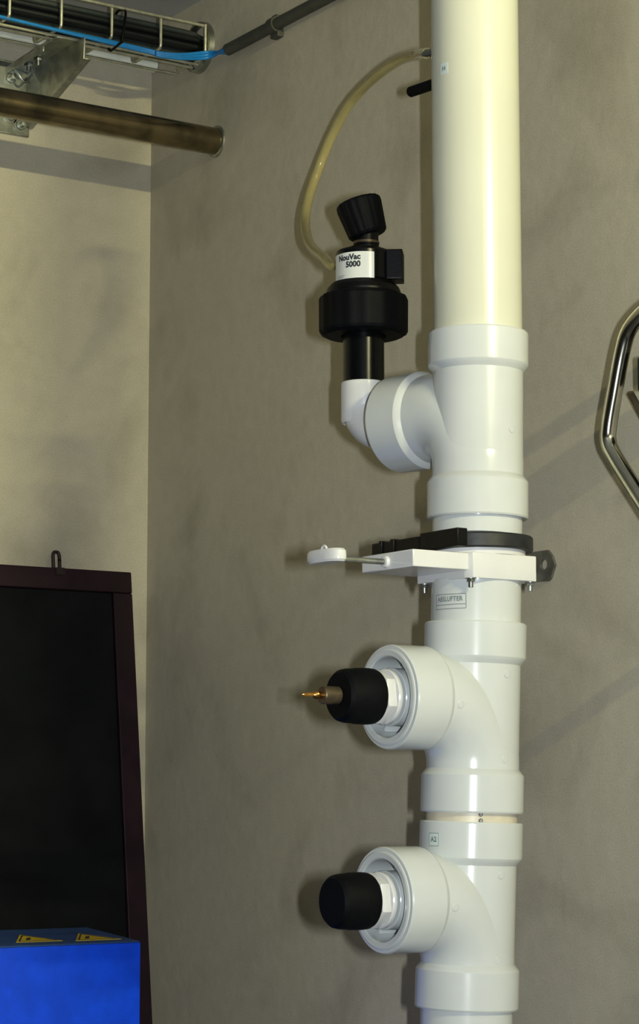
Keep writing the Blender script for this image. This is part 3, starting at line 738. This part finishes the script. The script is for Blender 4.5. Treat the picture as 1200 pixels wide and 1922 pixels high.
# bracket carrying the tray
yE = yN - 0.006
wb = on_y(160, 121, yE); bxx = wb.x; zbt = zB - 0.0095 - 0.0005; Hh = 0.037
arm = thing('tray_bracket', 'galvanised channel bracket holding the wire tray out from the left wall', 'bracket', (bxx, 0, zbt - 0.06))
bm = bmesh.new()
prism(bm, [(yE, zbt), (-0.006, zbt), (-0.006, zbt - 0.100), (yE, zbt - Hh)], 0.003, Matrix(((0, 0, 1, bxx - 0.003), (1, 0, 0, 0), (0, 1, 0, 0), (0, 0, 0, 1))), 0.0003)
part('web', bm, M['zinc'], arm)
bm = bmesh.new(); boxc(bm, (bxx - 0.041, yE + 0.02, zbt - 0.0025), (bxx - 0.0031, -0.006, zbt), 0.0004); part('top_flange', bm, M['zinc'], arm)
bm = bmesh.new(); boxc(bm, (bxx - 0.041, yE + 0.07, zbt - 0.012), (bxx - 0.0385, -0.006, zbt - 0.0026), 0.0004); part('lip', bm, M['zinc'], arm)
bm = bmesh.new(); prism(bm, [(yE, zbt - Hh + 0.0025), (-0.006, zbt - 0.0975), (-0.006, zbt - 0.100), (yE, zbt - Hh)], 0.010, Matrix(((0, 0, 1, bxx + 0.0001), (1, 0, 0, 0), (0, 1, 0, 0), (0, 0, 0, 1))), 0.0003); part('bottom_lip', bm, M['zinc'], arm)
bm = bmesh.new(); boxc(bm, (bxx - 0.055, -0.0058, zbt - 0.115), (bxx + 0.004, -0.0003, zbt + 0.012), 0.0012); part('wall_plate', bm, M['zinc'], arm)
for (ox, oy, oz) in ((-0.032, -0.0058, -0.085), (-0.014, -0.0058, -0.098), (-0.034, -0.0058, -0.020)):
    bm = bmesh.new(); mm = basis((bxx + ox, oy, zbt + oz), (0, -1, 0))
    prism(bm, [(0.009 * math.cos(math.tau * q / 6), 0.009 * math.sin(math.tau * q / 6)) for q in range(6)], 0.007, mm, 0.0008)
    lathe(bm, [(0, 0.006), (0.0045, 0.006), (0.0045, 0.018), (0, 0.0185)], mm, 14); lathe(bm, [(0.0, 0), (0.0125, 0), (0.0125, 0.0015), (0, 0.0015)], mm, 20)
    part('bolt', bm, M['zinc'], arm)
for yy in (-0.05, -0.085):
    bm = bmesh.new(); mm = basis((bxx - 0.021, yy, zbt - 0.0026), (0, 0, -1))
    prism(bm, [(0.008 * math.cos(math.tau * q / 6), 0.008 * math.sin(math.tau * q / 6)) for q in range(6)], 0.006, mm, 0.0006)
    lathe(bm, [(0, 0.005), (0.004, 0.005), (0.004, 0.014), (0, 0.0145)], mm, 14); part('bolt', bm, M['zinc'], arm)
bm = bmesh.new(); tube(bm, catmull([(bxx - 0.0395, -0.030, zbt - 0.004), (bxx - 0.030, -0.035, zbt - 0.022), (bxx - 0.018, -0.033, zbt - 0.030), (bxx - 0.0035, -0.030, zbt - 0.012)], 5), 0.002, 8); part('spring_clip', bm, M['zinc'], arm)

# ---------------------------------------------------------------- leaning blackboard
bt = on_y(247, 1074, -0.035)
sl = 0.118; xR = bt.x; Wd = 1.0
n_b = V((0, -1, -sl)).normalized() ; upb = V((0, sl, 1)).normalized()
top = V((xR, -0.035, bt.z)); Lb = bt.z / upb.z - 0.003
mbd = Matrix((V((1, 0, 0)), upb, n_b * -1)).transposed().to_4x4()
mbd = Matrix((V((1, 0, 0)), upb, V((1, 0, 0)).cross(upb))).transposed().to_4x4(); mbd.translation = top   # local: x right, y up the board, z towards the room
bdth = thing('blackboard', 'dark framed blackboard leaning against the left wall behind the blue cabinet', 'blackboard', (xR - Wd / 2, -0.035 - sl * bt.z, 0))
FW = 0.0365; TK = 0.020
def rail_(nm, x0, x1, y0, y1, z0=-TK, z1=0.0, m=M['maroon'], bev=0.002, lb=None):
    bm = bmesh.new(); box(bm, (x1 - x0, y1 - y0, z1 - z0), mbd @ Matrix.Translation(((x0 + x1) / 2, (y0 + y1) / 2, (z0 + z1) / 2)), bev); return part(nm, bm, m, bdth, lb)
rail_('frame_rail', -Wd, 0, -FW, 0); rail_('frame_rail', -Wd, 0, -Lb, -Lb + FW)
rail_('frame_rail', -FW, 0, -Lb + FW, -FW - 0.0003); rail_('frame_rail', -Wd, -Wd + FW, -Lb + FW, -FW - 0.0003)
rail_('writing_panel', -Wd + FW + 0.0005, -FW - 0.0008, -Lb + FW + 0.0005, -FW - 0.0008, -0.014, -0.006, M['board'], 0.0)
hx = on_y(113, 1050, -0.035).x - xR
bm = bmesh.new(); lp_ = []
for k in range(24):
    a = math.tau * k / 24; cx_, sy_ = math.cos(a), math.sin(a)
    lp_.append(mbd @ V((hx + 0.0058 * max(-1, min(1, cx_ * 1.25)), 0.0125 + 0.0165 * max(-1, min(1, sy_ * 1.12)), -0.012)))
tube(bm, lp_ + [lp_[0], lp_[1]], 0.0029, 8, caps=False)
box(bm, (0.016, 0.012, 0.002), mbd @ Matrix.Translation((hx, -0.006, 0.0012)), 0.0004)
part('hanging_eye', bm, M['eye'], bdth)

# ---------------------------------------------------------------- blue cabinet with warning stickers on top
yFt = -0.47
c0 = on_y(264, 1766, yFt); xB, zBt = c0.x, c0.z
cab = thing('blue_cabinet', 'bright blue metal cabinet with yellow warning triangles on top, bottom left', 'cabinet', (xB - 0.3, yFt + 0.08, 0))
DPT, RISE = 0.165, 0.012
def side(bm, prof, x0, x1, bev=0.001):      # (y, z) profile extruded along x
    prism(bm, prof, x1 - x0, Matrix(((0, 0, 1, x0), (1, 0, 0, 0), (0, 1, 0, 0), (0, 0, 0, 1))), bev)
bm = bmesh.new(); side(bm, [(yFt, 0), (yFt + DPT, 0), (yFt + DPT, zBt - 0.0025 + RISE), (yFt, zBt - 0.0025)], xB - 0.6, xB); part('body', bm, M['blue'], cab)
bm = bmesh.new(); side(bm, [(yFt + 0.001, zBt - 0.0024), (yFt + DPT - 0.001, zBt + RISE - 0.0024), (yFt + DPT - 0.001, zBt + RISE), (yFt + 0.001, zBt)], xB - 0.5985, xB - 0.0012, 0.0006); part('lid', bm, M['blue_top'], cab)
nl = V((0, -RISE / DPT, 1)).normalized(); p0 = V((0, yFt, zBt))
def on_lid(px, py, up_=0.0):
    d_ = ray(px, py); q_ = p0 + nl * up_; return CAM + d_ * ((q_ - CAM).dot(nl) / d_.dot(nl))
def lid_poly(bm, pts, h0, h1):
    a_ = [bm.verts.new(p + nl * h0) for p in pts]; b_ = [bm.verts.new(p + nl * h1) for p in pts]; n_ = len(pts)
    bm.faces.new(a_[::-1]); bm.faces.new(b_)
    for q in range(n_): bm.faces.new([a_[q], a_[(q + 1) % n_], b_[(q + 1) % n_], b_[q]])
for A_, B_, C_ in (((30, 1769.5), (118, 1766), (37, 1755)), ((142, 1766.5), (228, 1763), (147, 1752.5))):
    poly = [on_lid(*A_), on_lid(*B_), on_lid(*C_)]; cc = (poly[0] + poly[1] + poly[2]) / 3
    bm = bmesh.new(); lid_poly(bm, poly, 0.0001, 0.0006); tri = part('warning_sticker', bm, M['yellow'], cab, 'yellow warning triangle with black edge')
    o_ = [cc + (p - cc) * 0.86 for p in poly]; i_ = [cc + (p - cc) * 0.76 for p in poly]
    bm = bmesh.new()
    for q in range(3): lid_poly(bm, [o_[q], o_[(q + 1) % 3], i_[(q + 1) % 3], i_[q]], 0.0006, 0.0009)
    part('black_border', bm, M['ink'], tri)
    bm = bmesh.new(); w1 = (poly[1] - poly[0]) * 0.045; w2 = (poly[2] - poly[0]) * 0.28; g0 = cc - (poly[1] - poly[0]) * 0.10 - w2 * 0.4
    lid_poly(bm, [g0 - w1, g0 + w1, g0 + w1 + w2, g0 - w1 + w2], 0.0006, 0.0010); part('warning_mark', bm, M['ink'], tri)

# ---------------------------------------------------------------- ceiling tube housing, and one added over the ambient fill (outside the frame)
def fitting(label, x0, x1, y, w2):
    t = thing('ceiling_light', label, 'ceiling light', ((x0 + x1) / 2, y, CEIL))
    bm = bmesh.new(); boxc(bm, (x0, y - w2, CEIL - 0.040), (x1, y + w2, CEIL - 0.0005), 0.004); part('housing', bm, M['lampm'], t)
fitting('long white tube light fitting on the ceiling behind the viewer', -0.72, -0.05, -3.94, 0.05)
fitting('wide white housing added on the ceiling over the ambient fill light', -2.5, -1.3, -2.3, 0.14)
